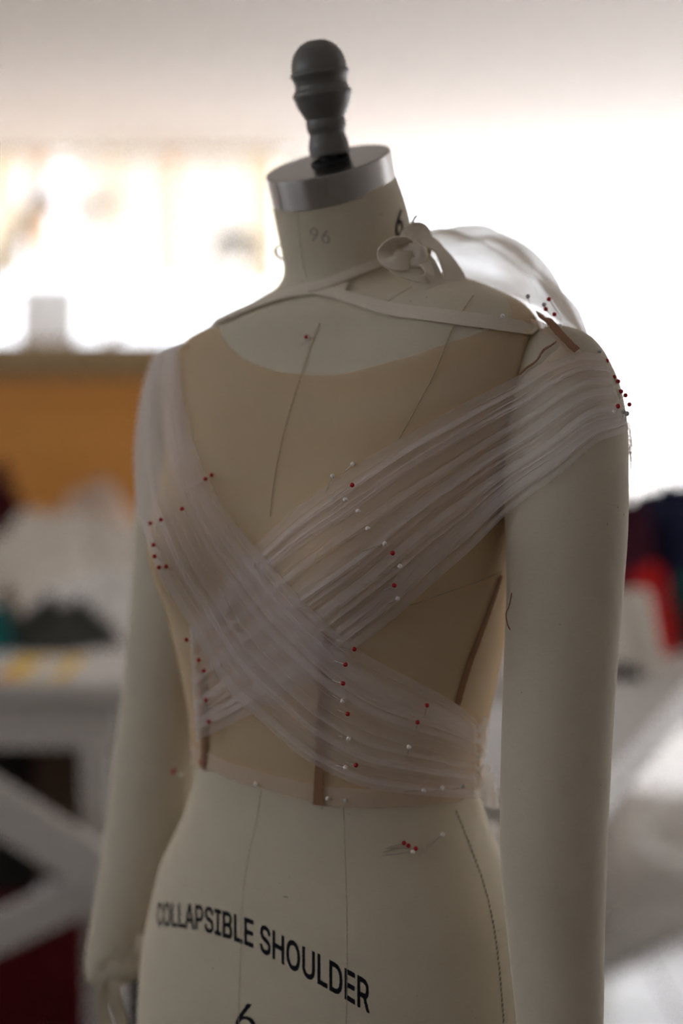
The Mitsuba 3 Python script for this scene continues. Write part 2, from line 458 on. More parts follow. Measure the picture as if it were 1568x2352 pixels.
scene['m_tulle'] = tulle((0.92, 0.88, 0.885), 0.13, 0.46, 0.0014)
scene['m_nude'] = tulle((0.78, 0.57, 0.34), 0.28, 0.48, 0.0008, 0.8)
scene['m_veil'] = tulle((0.88, 0.84, 0.79), 0.50, 0.80, 0.0009, 1.1)
mat('m_tape', weave((0.70, 0.635, 0.53), 0.12, False), 0.95, specular=0.05)
mat('m_seamtape', (0.30, 0.165, 0.105), 0.9, specular=0.05)
scene['m_band'] = {'type': 'mask', 'opacity': 0.80, 'b': {'type': 'principledthin', 'base_color': rgb(.86, .74, .60), 'roughness': 0.8, 'diff_trans': 0.8}}

# ------------------------------------------------------------------ nude bodice: a sheer layer round the torso
from scipy.spatial import cKDTree
_kd = cKDTree(BODY.reshape(-1, 3))


def param(px, py):
    """(s, phi) of the body's surface behind pixels of the torso."""
    p, _ = on(px, py, 0, _rb)
    k = _kd.query(p)[1]
    return SS[k // NP], (PH[k % NP] + math.pi / 2) % (2 * math.pi) - math.pi / 2      # phi in -90 .. 270 degrees


def edge_fn(pts, back):
    """s of an edge as a function of phi (degrees, -90..270) from pixels of the visible front and (phi, s) pairs for the back."""
    q = pxpath(pts, 40)
    s, f = param(q[:, 0], q[:, 1])
    a = np.r_[np.degrees(f), [b[0] for b in back]]
    b = np.r_[s, [b[1] for b in back]]
    o = np.argsort(a)
    a, b = a[o], b[o]
    a, i = np.unique(np.round(a, 1), return_index=True)
    b = b[i]
    return lambda x: gaussian_filter1d(np.interp(x, a, b, period=360), 2.0, mode='nearest')


bod = thing('nude_bodice', 'sheer nude mesh bodice stretched over the chest of the dress form', 'bodice')
neckline = [(510, 750), (520, 785), (545, 812), (590, 838), (640, 855), (700, 863), (780, 860), (850, 848), (930, 826), (1000, 802), (1100, 764), (1180, 735)]
waistline = [(468, 1764), (530, 1786), (592, 1806), (660, 1826), (740, 1846), (830, 1852), (930, 1850), (1030, 1842)]
bandtop = [(468, 1724), (530, 1748), (592, 1768), (660, 1786), (740, 1802), (830, 1808), (930, 1806), (1030, 1798)]
neck_s = edge_fn(neckline, [(8, .765), (-20, .74), (-60, .72), (-90, .71), (262, .71), (232, .72), (200, .755)])
waist_s = edge_fn(waistline, [(-10, .385), (-40, .385), (-90, .385), (265, .385), (225, .385), (190, .38)])
band_s = edge_fn(bandtop, [(-10, .402), (-40, .402), (-90, .402), (265, .402), (225, .402), (190, .398)])


def body_patch(lo, hi, phi, ns, lift):
    """A grid over the body between two edges (functions of phi in degrees)."""
    a, b = lo(phi), hi(phi)
    G = []
    for k in range(ns):
        s = a + (b - a) * k / (ns - 1)
        G.append([ring(si, np.array([math.radians(f)]))[0] for si, f in zip(s, phi)])
    G = np.array(G)
    du, dv = np.gradient(G, axis=1), np.gradient(G, axis=0)
    n = np.cross(du, dv)
    n /= np.linalg.norm(n, axis=-1, keepdims=True) + 1e-12
    out = G - (loc(0, -.005, 0) + AZ * G[..., 2:3])
    n = np.where((n * out).sum(-1, keepdims=True) < 0, -n, n)
    return G + n * lift, G


phi = np.linspace(-88, 268, 180)
Gb, _ = body_patch(waist_s, neck_s, phi, 120, 0.0012)
uvb = np.stack(np.meshgrid(np.arange(180) * 0.0045, np.arange(120) * 0.0032), -1).reshape(-1, 2)
add(bod + '__mesh_panel', grid_mesh(Gb), 'm_nude', True, uv=uvb, label='sheer nude mesh')
Gw, _ = body_patch(waist_s, band_s, phi, 12, 0.0022)
add(bod + '__waistband', grid_mesh(Gw), 'm_band', True, label='doubled beige waistband')


Gk, _ = body_patch(lambda f: np.full_like(f, .40), lambda f: np.full_like(f, .655), np.linspace(-86, -14, 40), 50, 0.0024)
add(bod + '__back_panel', grid_mesh(Gk), 'm_band', True, label='lighter beige back panel')


def strip(key, pts, w, bsdf, lift=0.0016, n=60, sc=None, th=0.0008, parent=None, label=None):
    q = pxpath(pts, n)
    p, nn = on(q[:, 0], q[:, 1], lift, sc)
    p = gaussian_filter1d(p, 1.5, axis=0, mode='nearest')
    nn = gaussian_filter1d(nn, 4, axis=0, mode='nearest')
    w = np.interp(np.linspace(0, 1, n), np.linspace(0, 1, np.size(w)), np.atleast_1d(w)) if np.size(w) > 1 else w
    return add((parent + '__' if parent else '') + key, ribbon(p, nn, w, th), bsdf, 40, label=label)


strip('seam_tape', [(760, 1452), (748, 1530), (740, 1640), (736, 1760), (734, 1850)], [.0066, .006, .0058, .0085], 'm_seamtape', .0040, sc=_rb, parent=bod, label='brown seam tape')
strip('seam_tape', [(470, 1535), (474, 1600), (477, 1680), (474, 1765)], [.0055, .0055, .0075], 'm_seamtape', .0038, sc=_rb, parent=bod, label='brown seam tape')
strip('seam_tape', [(1147, 1318), (1120, 1400), (1090, 1480), (1065, 1550), (1046, 1620)], [.004, .0055, .006], 'm_seamtape', .0020, sc=_rb, parent=bod, label='brown seam tape')
strip('seam_tape', [(1218, 730), (1240, 741), (1266, 755), (1285, 778), (1305, 800), (1322, 816)], .0060, 'm_seamtape', .0060, parent=bod, label='brown seam tape')
_e1, _e2 = pxpath([(1196, 736), (1225, 733), (1265, 750), (1310, 782), (1350, 822), (1395, 865)], 60), pxpath([(1192, 742), (1222, 752), (1258, 772), (1286, 792), (1262, 815), (1206, 868)], 60)
_k = np.linspace(0, 1, 30)[None, :, None]
_q = _e1[:, None] * (1 - _k) + _e2[:, None] * _k
_d = cast(_q[..., 0], _q[..., 1])[0]
_d = np.where(np.isfinite(_d), _d, np.nanmedian(_d))
_d = np.minimum(gaussian_filter(_d, (3, 3), mode='nearest'), _d) - .0025
_P = CAM + _d[..., None] * (FWD + (_q[..., :1] - W / 2) / FPX * np.array([1.0, 0, 0]) + UP * ((H / 2 - _q[..., 1:]) / FPX))
add(bod + '__shoulder_panel', grid_mesh(gaussian_filter(_P, (1.5, 1.5, 0), mode='nearest')), 'm_band', True, label='beige shoulder panel')
strip('armhole_edge', [(1280, 790), (1268, 800), (1250, 812), (1238, 832), (1215, 850), (1195, 872)], [.0008, .002, .0012, .002, .001], 'm_seamtape', .0036, parent=bod)

# ------------------------------------------------------------------ the two draped tulle bands
def gather(nv, nu, seed, folds, fold_amt, lo=0.0):
    """Where each thread of a pleated sheet lies across it (every pleat folds back over itself) and how far it stands up."""
    rs = np.random.RandomState(seed)
    u = np.linspace(0, 1, nu)
    slow = lambda: np.interp(u, np.linspace(0, 1, 6), rs.randn(6) * .5)
    fw = [np.maximum(.35, (.55 + 1.1 * rs.rand()) * (1 + .13 * slow())) for _ in range(folds)]
    bk = [np.maximum(.03, fold_amt * (.03 if rs.rand() < .38 else .4 + .9 * rs.rand()) * (1 + .3 * slow())) for _ in range(folds)]
    ht = [.35 + .65 * rs.rand() for _ in range(folds)]
    S, Hh = [], []
    for k in range(nu):
        pos, mat_, hgt = [0.0], [0.0], [0.0]
        for f, b, h in zip(fw, bk, ht):
            for step, up in ((f[k] * .5, h * .55), (f[k] * .5, h), (-b[k], .12)):
                pos.append(pos[-1] + step)
                mat_.append(mat_[-1] + abs(step))
                hgt.append(up)
        t = np.linspace(0, mat_[-1], nv)
        c, hh = np.interp(t, mat_, pos), np.interp(t, mat_, hgt)
        c, hh = gaussian_filter1d(c, 1.6, mode='nearest'), gaussian_filter1d(hh, 2.2, mode='nearest')
        S.append((c - c.min()) / (c.max() - c.min()))
        Hh.append(hh)
    return gaussian_filter1d(np.array(S), 2, axis=0), gaussian_filter1d(np.array(Hh), 2, axis=0)


def drape(edge1, edge2, nu, nv, seed, folds, fold_amt, lift, height, wrap0=(), wrap1=(), smooth_u=5, bodyonly=False):
    """A gathered band over the body between two pixel edges; wrap0 / wrap1: (shift x, shift y, depth) of stations that carry it on round the far side of each end."""
    a, b = pxpath(edge1, nu), pxpath(edge2, nu)
    v0 = np.linspace(0, 1, 90)
    px = a[:, None, 0] + (b - a)[:, None, 0] * v0
    py = a[:, None, 1] + (b - a)[:, None, 1] * v0
    d, _ = cast(px, py, _rb if bodyonly else None)
    bad = ~np.isfinite(d)
    if bad.any():
        from scipy.ndimage import distance_transform_edt
        i = distance_transform_edt(bad, return_distances=False, return_indices=True)
        d = d[tuple(i)]
    raw = d.copy()
    for _ in range(6):                                   # taut cloth spans the hollows
        d = np.minimum(gaussian_filter(d, (smooth_u, 2.0), mode='nearest'), raw)
    d = gaussian_filter(d, (2.5, 1.5), mode='nearest')
    d = np.minimum(d, raw + 0.0005) - lift
    for wr, end in ((wrap0, 0), (wrap1, 1)):
        for dx, dy, dd in wr:
            i, k = (0, slice(None)) if end == 0 else (-1, slice(None))
            if end == 0:
                px, py, d = np.vstack([px[:1] + dx, px]), np.vstack([py[:1] + dy, py]), np.vstack([d[:1] + dd, d])
            else:
                px, py, d = np.vstack([px, px[-1:] + dx]), np.vstack([py, py[-1:] + dy]), np.vstack([d, d[-1:] + dd])
    P = CAM + d[..., None] * (FWD + (px[..., None] - W / 2) / FPX * np.array([1.0, 0, 0]) + UP * ((H / 2 - py) / FPX)[..., None])
    P = gaussian_filter1d(P, 0.8, axis=0, mode='nearest')
    n = np.cross(np.gradient(P, axis=1), np.gradient(P, axis=0))
    n /= np.linalg.norm(n, axis=-1, keepdims=True) + 1e-12
    n = np.where((n * (P - CAM)).sum(-1, keepdims=True) > 0, -n, n)
    n = gaussian_filter(n, (3, 3, 0), mode='nearest')
    n /= np.linalg.norm(n, axis=-1, keepdims=True)
    S, Hh = gather(nv, len(P), seed, folds, fold_amt)
    out = np.empty((len(P), nv, 3))
    for k in range(len(P)):
        for c in range(3):
            out[k, :, c] = np.interp(S[k], v0, P[k, :, c]) + np.interp(S[k], v0, n[k, :, c]) * height * Hh[k]
    L = np.r_[0, np.cumsum(np.linalg.norm(np.diff(P[:, 45], axis=0), axis=1))]
    width = np.linalg.norm(P[:, 0] - P[:, -1], axis=1).mean() * 1.7
    uv = np.stack(np.broadcast_arrays(L[:, None], np.linspace(0, width, nv)[None]), -1).reshape(-1, 2)
    return grid_mesh(out), uv, P


# the near band: from the near shoulder down across the chest, under the other band to the far waist
A1 = [(1392, 822), (1330, 808), (1260, 828), (1200, 858), (1100, 908), (1000, 962), (900, 1018), (800, 1080), (700, 1150), (610, 1228), (540, 1300), (480, 1380), (432, 1440)]
A2 = [(1446, 985), (1420, 1000), (1385, 1010), (1290, 1088), (1160, 1186), (1080, 1262), (1000, 1330), (910, 1412), (820, 1484), (720, 1556), (640, 1604), (560, 1650), (447, 1702)]
mA, uvA, PA = drape(A1, A2, 150, 900, 3, 25, 1.0, 0.0022, 0.0046, wrap0=[(2, 4, .012), (-4, 8, .030), (-16, 12, .045)], wrap1=[(0, 0, .012), (6, 0, .03), (18, 0, .05)])
band_a = add('tulle_band', mA, 'm_tulle', True, uv=uvA, label='gathered white tulle band from the near shoulder with the pinned fan end', cat='fabric drape', group=None)
B1 = [(425, 778), (412, 800), (418, 880), (432, 960), (460, 1060), (520, 1172), (600, 1272), (700, 1384), (820, 1490), (900, 1536), (970, 1572), (1050, 1618), (1088, 1650)]
B2 = [(372, 800), (345, 850), (322, 940), (311, 1060), (322, 1180), (352, 1270), (385, 1345), (432, 1424), (520, 1578), (610, 1664), (720, 1752), (860, 1812), (1088, 1832)]
mB, uvB, PB = drape(B1, B2, 150, 900, 5, 21, 1.0, 0.0085, 0.0048, wrap0=[(3, 1, .012), (12, 8, .03)], wrap1=[(2, 2, .012), (0, 4, .03)], smooth_u=7)
band_b = add('tulle_band', mB, 'm_tulle', True, uv=uvB, label='gathered white tulle band from the far shoulder crossing on top to the near waist', cat='fabric drape')

# the frayed ruffle where that band ends at the near waist
rs = np.random.RandomState(4)
ruff = []
for k in range(9):
    y = 1660 + k * 22
    x = 1086 + (0 if k < 5 else (k - 4) * 9)
    dpt = cast(1078, y, _rb)[0].item()
    c = pt(x, y, dpt + .012)
    u = np.linspace(0, 1, 26)
    vv = np.linspace(0, 1, 10)
    lx, hz = .014 + .004 * rs.rand(), .011 + .004 * rs.rand()
    G = c + (u[:, None, None] - .35) * (lx * np.array([1.0, 0.5, -0.35])) + (vv[None, :, None] - .5) * hz * np.array([0.15, 0.3, 1.0]) \
        + (np.sin(u * 11 + k)[:, None, None] * .0022 + np.sin(vv * 7 + k * 2)[None, :, None] * .0025) * np.array([-.3, -1.0, .2]) * (0.4 + u[:, None, None])
    ruff.append(grid_mesh(G))
scene['m_ruffle'] = tulle((0.90, 0.86, 0.82), 0.65, 0.9, 0.0009, 1.0)
add(band_b + '__ruffle', trimesh.util.concatenate(ruff), 'm_ruffle', True, label='bunched ruffle end', uv=np.tile(np.stack(np.meshgrid(np.arange(10) * .001, np.arange(26) * .001), -1).reshape(-1, 2), (9, 1)))
# loose threads at the near shoulder end
th = []
for k in range(14):
    x, y = 1438 + rs.rand() * 6, 960 + rs.rand() * 60
    q = [pt(x + 2.0 * math.sin(t * 3 + k) * t + (5 + 5 * rs.rand()) * math.sin(t * 2.2), y + t * (40 + 22 * (k % 4)), 1.115 + .004 * math.sin(k)) for t in np.linspace(0, 1, 10)]
    th.append(tube(q, .00022, 4))
add(band_a + '__loose_threads', trimesh.util.concatenate(th), 'm_tape', True, label='frayed loose threads', kind='stuff')

# ------------------------------------------------------------------ the sheer veil behind the near shoulder
def veil():
    nu, nv = 90, 90
    low = pxpath([(968, 560), (1010, 608), (1045, 632), (1120, 660), (1221, 697), (1290, 745), (1346, 806)], nu)
    out = pxpath([(972, 545), (1035, 535), (1110, 535), (1180, 566), (1255, 640), (1315, 722), (1358, 798)], nu)
    dl = np.interp(np.linspace(0, 1, nu), [0, .4, 1], [1.225, 1.185, 1.125])
    G = np.empty((nu, nv, 3))
    for i in range(nu):
        a, b = pt(*low[i], dl[i]), pt(*out[i], dl[i] + .055)
        c = a + np.array([0.02, 0.115, -0.05]) * (0.5 + 0.5 * math.sin(math.pi * min(1, i / nu + .15)))
        k = np.linspace(0, 1, nv)[:, None]
        up = (a + c) / 2
        # a puff: up the front, over the top and down behind
        ctrl = b * 2 - (a + c) / 2
        G[i] = (1 - k) ** 2 * a + 2 * k * (1 - k) * ctrl + k ** 2 * c
    n = np.cross(np.gradient(G, axis=0), np.gradient(G, axis=1))
    n /= np.linalg.norm(n, axis=-1, keepdims=True) + 1e-9
    u, v = np.meshgrid(np.linspace(0, 1, nu), np.linspace(0, 1, nv), indexing='ij')
    w = v * 1.0 + 0.28 * u
    d = 0.0045 * np.sin(w * 27 + 2 * np.sin(u * 5)) + 0.0028 * np.sin(w * 49 + 3 * u)
    G = G + n * (d * np.minimum(1, 6 * np.minimum(u, 1 - u)) * np.minimum(1, 6 * v))[..., None]
    uv = np.stack([u * .3, v * .25], -1).reshape(-1, 2)
    return grid_mesh(G), uv


mv, uvv = veil()
add('sheer_veil', mv, 'm_veil', True, uv=uvv, label='sheer white veil puffed up behind the near shoulder of the dress form', cat='veil')

# ------------------------------------------------------------------ the cotton tie round the neck
tie = thing('cotton_tie', 'narrow cream cotton tape crossed at the neck and knotted in a bow', 'tie')
strip('tape', [(492, 748), (560, 718), (630, 690), (690, 672), (745, 664), (800, 668)], [.010, .0115, .012, .011], 'm_tape', .0030, sc=_rb, th=.0012, parent=tie)
strip('tape', [(716, 668), (760, 676), (820, 694), (900, 714), (1000, 728), (1100, 740), (1180, 750), (1238, 766)], [.008, .0105, .0115, .0115, .012, .012, .008], 'm_tape', .0028, th=.0012, parent=tie)
strip('tape', [(715, 668), (760, 650), (800, 632), (850, 610), (900, 588), (928, 578)], [.0075, .0065], 'm_tape', .0046, sc=_rb, th=.0014, parent=tie)


def loop3(key, pts, w, twist, label=None, th=.0013):
    """A free tape through (x pixel, y pixel, depth) points, its flat turned by twist degrees along the way."""
    P = spline([pt(*q) for q in pts], 60)
    P = gaussian_filter1d(P, 1.0, axis=0, mode='nearest')
    t = np.gradient(P, axis=0)
    t /= np.linalg.norm(t, axis=1, keepdims=True)
    e = np.cross(t, [0, 1.0, 0])
    e /= np.linalg.norm(e, axis=1, keepdims=True) + 1e-9
    e = gaussian_filter1d(e, 3, axis=0, mode='nearest')
    f = np.cross(t, e)
    a = np.radians(np.interp(np.linspace(0, 1, 60), np.linspace(0, 1, len(twist)), twist))[:, None]
    return add(tie + '__' + key, ribbon(P, np.cos(a) * e + np.sin(a) * f, w, th), 'm_tape', 40, label=label)


D = 1.138
loop3('loop', [(950, 590, D), (935, 566, D - .008), (908, 558, D - .016), (884, 580, D - .014), (895, 598, D - .020), (920, 600, D - .020), (945, 598, D - .012)], .015, [60, 30, 60, 110])
loop3('loop', [(950, 592, D), (938, 566, D - .002), (944, 540, D + .002), (962, 533, D + .006), (970, 552, D + .004), (962, 588, D)], .016, [70, 100, 60])
loop3('loop', [(955, 588, D), (985, 556, D + .002), (1012, 578, D + .002), (1036, 618, D), (1046, 652, D - .006), (1030, 672, D - .010), (1004, 660, D - .014), (985, 628, D - .014), (962, 600, D - .006)], .018, [50, 30, 70, 120, 60])
loop3('loop', [(930, 592, D - .006), (905, 610, D - .014), (935, 628, D - .017), (975, 632, D - .016), (1003, 622, D - .012)], .012, [80, 50, 90])
loop3('tail', [(958, 600, D - .008), (980, 612, D - .018), (985, 636, D - .020), (962, 648, D - .016), (952, 640, D - .014)], .011, [80, 40, 80])
loop3('tail', [(940, 560, D + .01), (945, 520, D + .012), (950, 504, D + .012), (958, 494, D + .012)], .0026, [0, 40], label='thin loose end of the tape')
kn = spline([pt(*q) for q in [(935, 584, D - .004), (950, 572, D - .012), (966, 584, D - .014), (958, 604, D - .013), (942, 600, D - .010), (948, 582, D - .004), (962, 592, D - .002)]], 60)
add(tie + '__knot', tube(kn, .0055, 10), 'm_tape', True)
# the small loop behind the neck, seen past its far edge
loop3('loop', [(668, 600, 1.2), (650, 596, 1.2), (638, 588, 1.2), (634, 572, 1.203), (645, 562, 1.206), (668, 560, 1.21)], .0035, [0, 20, 0])

# ------------------------------------------------------------------ pins
mat('m_red', (0.42, 0.006, 0.010), 0.3, specular=0.5)
mat('m_white', (0.90, 0.88, 0.84), 0.3, specular=0.5)
mat('m_greyhead', (0.5, 0.5, 0.49), 0.3, specular=0.5)
mat('m_needle', (0.62, 0.61, 0.60), 0.35, metallic=1.0)
_all = mi.load_dict({'type': 'scene', 'b': mikit.ply(body_mesh, None, smooth=True), 'n': mikit.ply(arm_near, None, smooth=True), 'f': mikit.ply(arm_far, None, smooth=True),
                     'ba': mikit.ply(mA, None), 'bb': mikit.ply(mB, None)})
HEADM = {'red': 'm_red', 'white': 'm_white', 'grey': 'm_greyhead'}
sph = trimesh.creation.icosphere(2, 1.0)


def pin(hx, hy, col, tx, ty, label, group=None, depth=None, r=.0018, lift=.0026):
    """A dressmaker's pin: glass head at one pixel, the point of its shank at another."""
    k = thing('pin', label, 'pin', group)
    if depth is None:
        h, _ = on(hx, hy, lift + r * .6, _all)
        t, _ = on(tx, ty, .0002, _all)
        if abs((h - t) @ FWD) > .02:
            t = t + FWD * ((h - t) @ FWD + .004)
    else:
        h, t = pt(hx, hy, depth[0]), pt(tx, ty, depth[1])
    m = sph.copy()
    m.vertices = m.vertices * r + h
    add(k + '__head', m, HEADM[col], True)
    L = np.linspace(0, 1, 6)[:, None]
    mid = np.array([0, 0, 0])
    add(k + '__shank', tube(h + (t - h) * L, np.r_[.0003, .0003, .0003, .0003, .0003, .00008], 6), 'm_needle', True)


ORD = ['topmost', 'second from top', 'third from top', 'fourth from top', 'fifth from top', 'sixth from top', 'seventh from top', 'eighth from top', 'ninth from top', 'tenth from top', 'eleventh from top', 'lowest']


def pin_row(rows, where, group, **kw):
    rows = sorted(rows, key=lambda r: r[1])
    n = {}
    tot = {}
    for r in rows:
        tot[r[2]] = tot.get(r[2], 0) + 1
    for r in rows:
        c = r[2]
        i = n.get(c, 0)
        n[c] = i + 1
        o = 'lowest' if i == tot[c] - 1 and i > 0 else ORD[i]
        lab = f'{c}-headed pin {where}' if tot[c] == 1 else f'{o} {c}-headed pin {where}'
        pin(*r, lab, group, **kw)


R, Wt, Gy = 'red', 'white', 'grey'
pin_row([(708, 778, R, 692, 796)], 'alone on the bare upper chest below the neck', 'pins in the drape')
pin_row([(470, 1108, R, 437, 1123), (491, 1096, R, 452, 1112)], 'at the inner edge of the far shoulder band', 'pins in the drape')
pin_row([(421, 1175, R, 432, 1190), (374, 1201, R, 384, 1216), (354, 1207, R, 366, 1222), (358, 1255, R, 372, 1266), (360, 1279, R, 374, 1290), (369, 1302, R, 384, 1310), (386, 1299, R, 398, 1310)],
        'at the outer side of the far bust', 'pins in the drape')
pin_row([(438, 1467, R, 450, 1482), (462, 1515, R, 456, 1535), (475, 1541, R, 464, 1562), (480, 1609, R, 476, 1632), (487, 1658, R, 480, 1680), (471, 1749, R, 474, 1764)], 'down the far waist seam', 'pins in the drape')
pin_row([(813, 1071, Wt, 788, 1086), (768, 1099, Wt, 748, 1131), (813, 1122, R, 758, 1150), (797, 1155, Wt, 760, 1176), (824, 1180, Wt, 772, 1205), (843, 1217, Wt, 790, 1246), (877, 1246, Wt, 828, 1268), (897, 1270, R, 846, 1300),
         (915, 1301, Wt, 866, 1326), (903, 1343, R, 878, 1358), (913, 1374, Wt, 886, 1388)], 'in the row down the near bust', 'pins in the drape')
pin_row([(817, 1488, R, 780, 1486), (793, 1525, R, 768, 1518), (787, 1570, R, 762, 1562), (787, 1609, Wt, 762, 1596), (799, 1638, R, 774, 1630), (800, 1697, Wt, 776, 1690), (818, 1755, R, 792, 1750), (793, 1764, Wt, 770, 1758)],
        'in the row beside the middle seam tape', 'pins in the drape')
pin_row([(975, 1620, R, 974, 1648), (954, 1659, R, 953, 1690), (935, 1716, Wt, 934, 1744)], 'in the short slanting row near the near waist', 'pins in the drape')
pin_row([(594, 1799, Wt, 602, 1806), (755, 1831, Wt, 742, 1838), (795, 1836, Gy, 783, 1836), (968, 1816, Wt, 924, 1818), (1012, 1814, Wt, 982, 1822), (1060, 1806, Gy, 1040, 1813)], 'along the beige waistband', 'pins in the drape')
pin_row([(1084, 1761, R, 1076, 1766), (1090, 1776, Gy, 1078, 1779), (1086, 1783, Wt, 1074, 1790)], 'at the ruffled near waist edge', 'pins in the drape', depth=(1.158, 1.162))
pin_row([(925, 1936, R, 880, 1950), (935, 1942, R, 876, 1958), (951, 1949, R, 884, 1948), (945, 1956, Wt, 874, 1966)], 'in the cluster on the near hip', 'pins on the hip')
pin_row([(1010, 1917, Wt, 962, 1964)], 'slanting alone beside the cluster on the hip', 'pins on the hip')
pin_row([(396, 1774, R, 404, 1768), (401, 1769, R, 410, 1764), (415, 1780, Wt, 408, 1772)], 'at the far hip beside the far arm', 'pins on the hip', depth=(1.225, 1.23))
pin_row([(1212, 681, Gy, 1218, 700), (1249, 700, Gy, 1256, 716), (1260, 687, R, 1290, 732), (1253, 710, R, 1268, 728), (1273, 722, R, 1290, 738)], 'along the top of the near shoulder below the veil', 'pins on the shoulder', depth=(1.112, 1.118))
pin_row([(1150, 733, Wt, 1140, 738)], 'on the cotton tape near the shoulder', 'pins on the shoulder')
pin_row([(1284, 759, Wt, 1318, 806)], 'through the brown tape on the near shoulder', 'pins on the shoulder', r=.0021)
pin_row([(1377, 807, Gy, 1358, 838), (1393, 829, R, 1374, 862), (1410, 866, R, 1388, 889), (1419, 876, R, 1402, 905), (1426, 899, R, 1393, 918), (1436, 908, R, 1416, 924), (1445, 929, R, 1426, 935)],
        'sticking out along the edge of the near shoulder', 'pins on the shoulder', depth=(1.092, 1.085))
pin_row([(1419, 933, R, 1412, 995), (1409, 946, Wt, 1393, 990), (1431, 946, Gy, 1425, 994), (1439, 950, Gy, 1428, 996)], 'pointing down at the end of the shoulder gathers', 'pins on the shoulder', depth=(1.066, 1.070), r=.0019)

# ------------------------------------------------------------------ floor tiles
mat('m_tile', (0.66, 0.65, 0.63), 0.22, specular=0.5)
mat('m_tile_b', (0.62, 0.61, 0.60), 0.25, specular=0.5)
TS = 0.42
tile = mikit.ply(box(-TS / 2 + .004, TS / 2 - .004, -TS / 2 + .004, TS / 2 - .004, 0, .006, 0.0), 'm_tile')
tile_b = {**tile, 'bsdf': {'type': 'ref', 'id': 'm_tile_b'}}
rt = np.random.RandomState(2)
nt = 0
for i in range(-9, 9):
    for j in range(-2, 14):
        x, y = .1 + i * TS, .3 + j * TS
        if XL + .25 < x < XR - .25 and y < YB - .22 and not (j < 4):
            scene['floor__tile' + (f'_{nt:03d}' if nt else '')] = {**(tile if rt.rand() < .6 else tile_b), 'to_world': T().translate([x, y, 0])}
            nt += 1

# ------------------------------------------------------------------ windows
mat('m_frame', (0.74, 0.67, 0.56), 0.5)
scene['m_pane'] = {'type': 'thindielectric', 'int_ior': 1.5}
for i, (x0, x1, z0, z1) in enumerate(WIN):
    k = f'window_{i + 1}'
    f = [box(x0, x1, YB + .05, YB + .11, z0, z0 + .05), box(x0, x1, YB + .05, YB + .11, z1 - .03, z1), box(x0, x0 + .045, YB + .05, YB + .11, z0, z1), box(x1 - .045, x1, YB + .05, YB + .11, z0, z1)]
    add(k, trimesh.util.concatenate(f), 'm_frame', False, kind='structure')
    ms = np.linspace(x0, x1, 4 if i == 0 else 5)
    for m in ms[1:-1]:
        add(k + '__mullion', box(m - .02, m + .02, YB + .06, YB + .10, z0 + .05, z1 - .03), 'm_frame', False)
    for a, b in zip(ms[:-1], ms[1:]):
        add(k + '__pane', trimesh.Trimesh([[a, YB + .08, z0], [b, YB + .08, z0], [b, YB + .08, z1], [a, YB + .08, z1]], [[0, 1, 2], [0, 2, 3]]), 'm_pane', False)


for i, (a, b, y0, y1, z0, z1) in enumerate(SIDE.values()):
    k, xm = f'window_{i + 3}', (a + b) / 2
    add(k, trimesh.util.concatenate([box(xm - .03, xm + .03, y0, y1, z0, z0 + .05), box(xm - .03, xm + .03, y0, y1, z1 - .05, z1), box(xm - .03, xm + .03, y0, y0 + .05, z0, z1), box(xm - .03, xm + .03, y1 - .05, y1, z0, z1)]), 'm_frame', False, kind='structure')
    add(k + '__mullion', box(xm - .02, xm + .02, (y0 + y1) / 2 - .02, (y0 + y1) / 2 + .02, z0, z1), 'm_frame', False)
    add(k + '__pane', trimesh.Trimesh([[xm, y0, z0], [xm, y1, z0], [xm, y1, z1], [xm, y0, z1]], [[0, 1, 2], [0, 2, 3]]), 'm_pane', False)


def zat(py, depth):
    return pt(0, py, depth)[2]


def xat(px, depth):
    return (px - W / 2) / FPX * depth


# cream curtain panels hanging in the left window
def thin(name, c, dt=1.2):
    scene[name] = {'type': 'principledthin', 'base_color': rgb(*c), 'roughness': 0.8, 'diff_trans': dt}
    return name


thin('m_curtain', (0.86, 0.78, 0.62))
thin('m_curtain_tan', (0.78, 0.58, 0.40))
thin('m_curtain_pale', (0.88, 0.86, 0.80))
DW = 6.1
cur = [(-60, 58, 640, 'm_curtain', 'cream translucent curtain panel leftmost in the window'), (72, 128, 612, 'm_curtain_tan', 'narrow tan fabric panel hanging in the left window'), (172, 246, 625, 'm_curtain_pale', 'pale panel hanging beside the tan one in the window'),
       (250, 285, 640, 'm_curtain', 'narrow cream panel hanging in the middle of the left window'), (385, 425, 650, 'm_curtain_tan', 'narrow tan panel hanging right of the middle in the window'), (288, 384, 655, 'm_curtain_pale', ''), (430, 556, 668, 'm_curtain_pale', ''), (560, 640, 660, 'm_curtain', 'cream panel hanging just left of the dress form neck')]
curt = thing('curtain', 'row of cream, tan and pale panels hanging across the left window', 'curtain')
for i, (a, b, yb, m, lab) in enumerate(cur):
    x0, x1, z0, z1 = xat(a, DW), xat(b, DW), zat(yb, DW), ZC - .03
    u = np.linspace(0, 1, 40)
    x = x0 + (x1 - x0) * u
    y = DW + .018 * np.sin(u * (x1 - x0) * 90 + i)
    G = np.stack([np.stack([x, y * np.ones_like(x) + .01 * math.sin(t * 3), np.full_like(x, z1 + (z0 - z1) * t)], -1) for t in np.linspace(0, 1, 8)])
    add(curt + '__panel', grid_mesh(G), m, True, label=' '.join(lab.split()[:4]).replace(' hanging', '').replace(' leftmost', '').replace(' beside', '').replace(' just', '') if lab else 'pale hanging panel')
mat('m_rail', (0.55, 0.5, 0.42), 0.5)
add(curt + '__rod', tube([[WIN[0][0], DW, ZC - .02], [WIN[0][1], DW, ZC - .02]], .012, 12), 'm_rail', True)
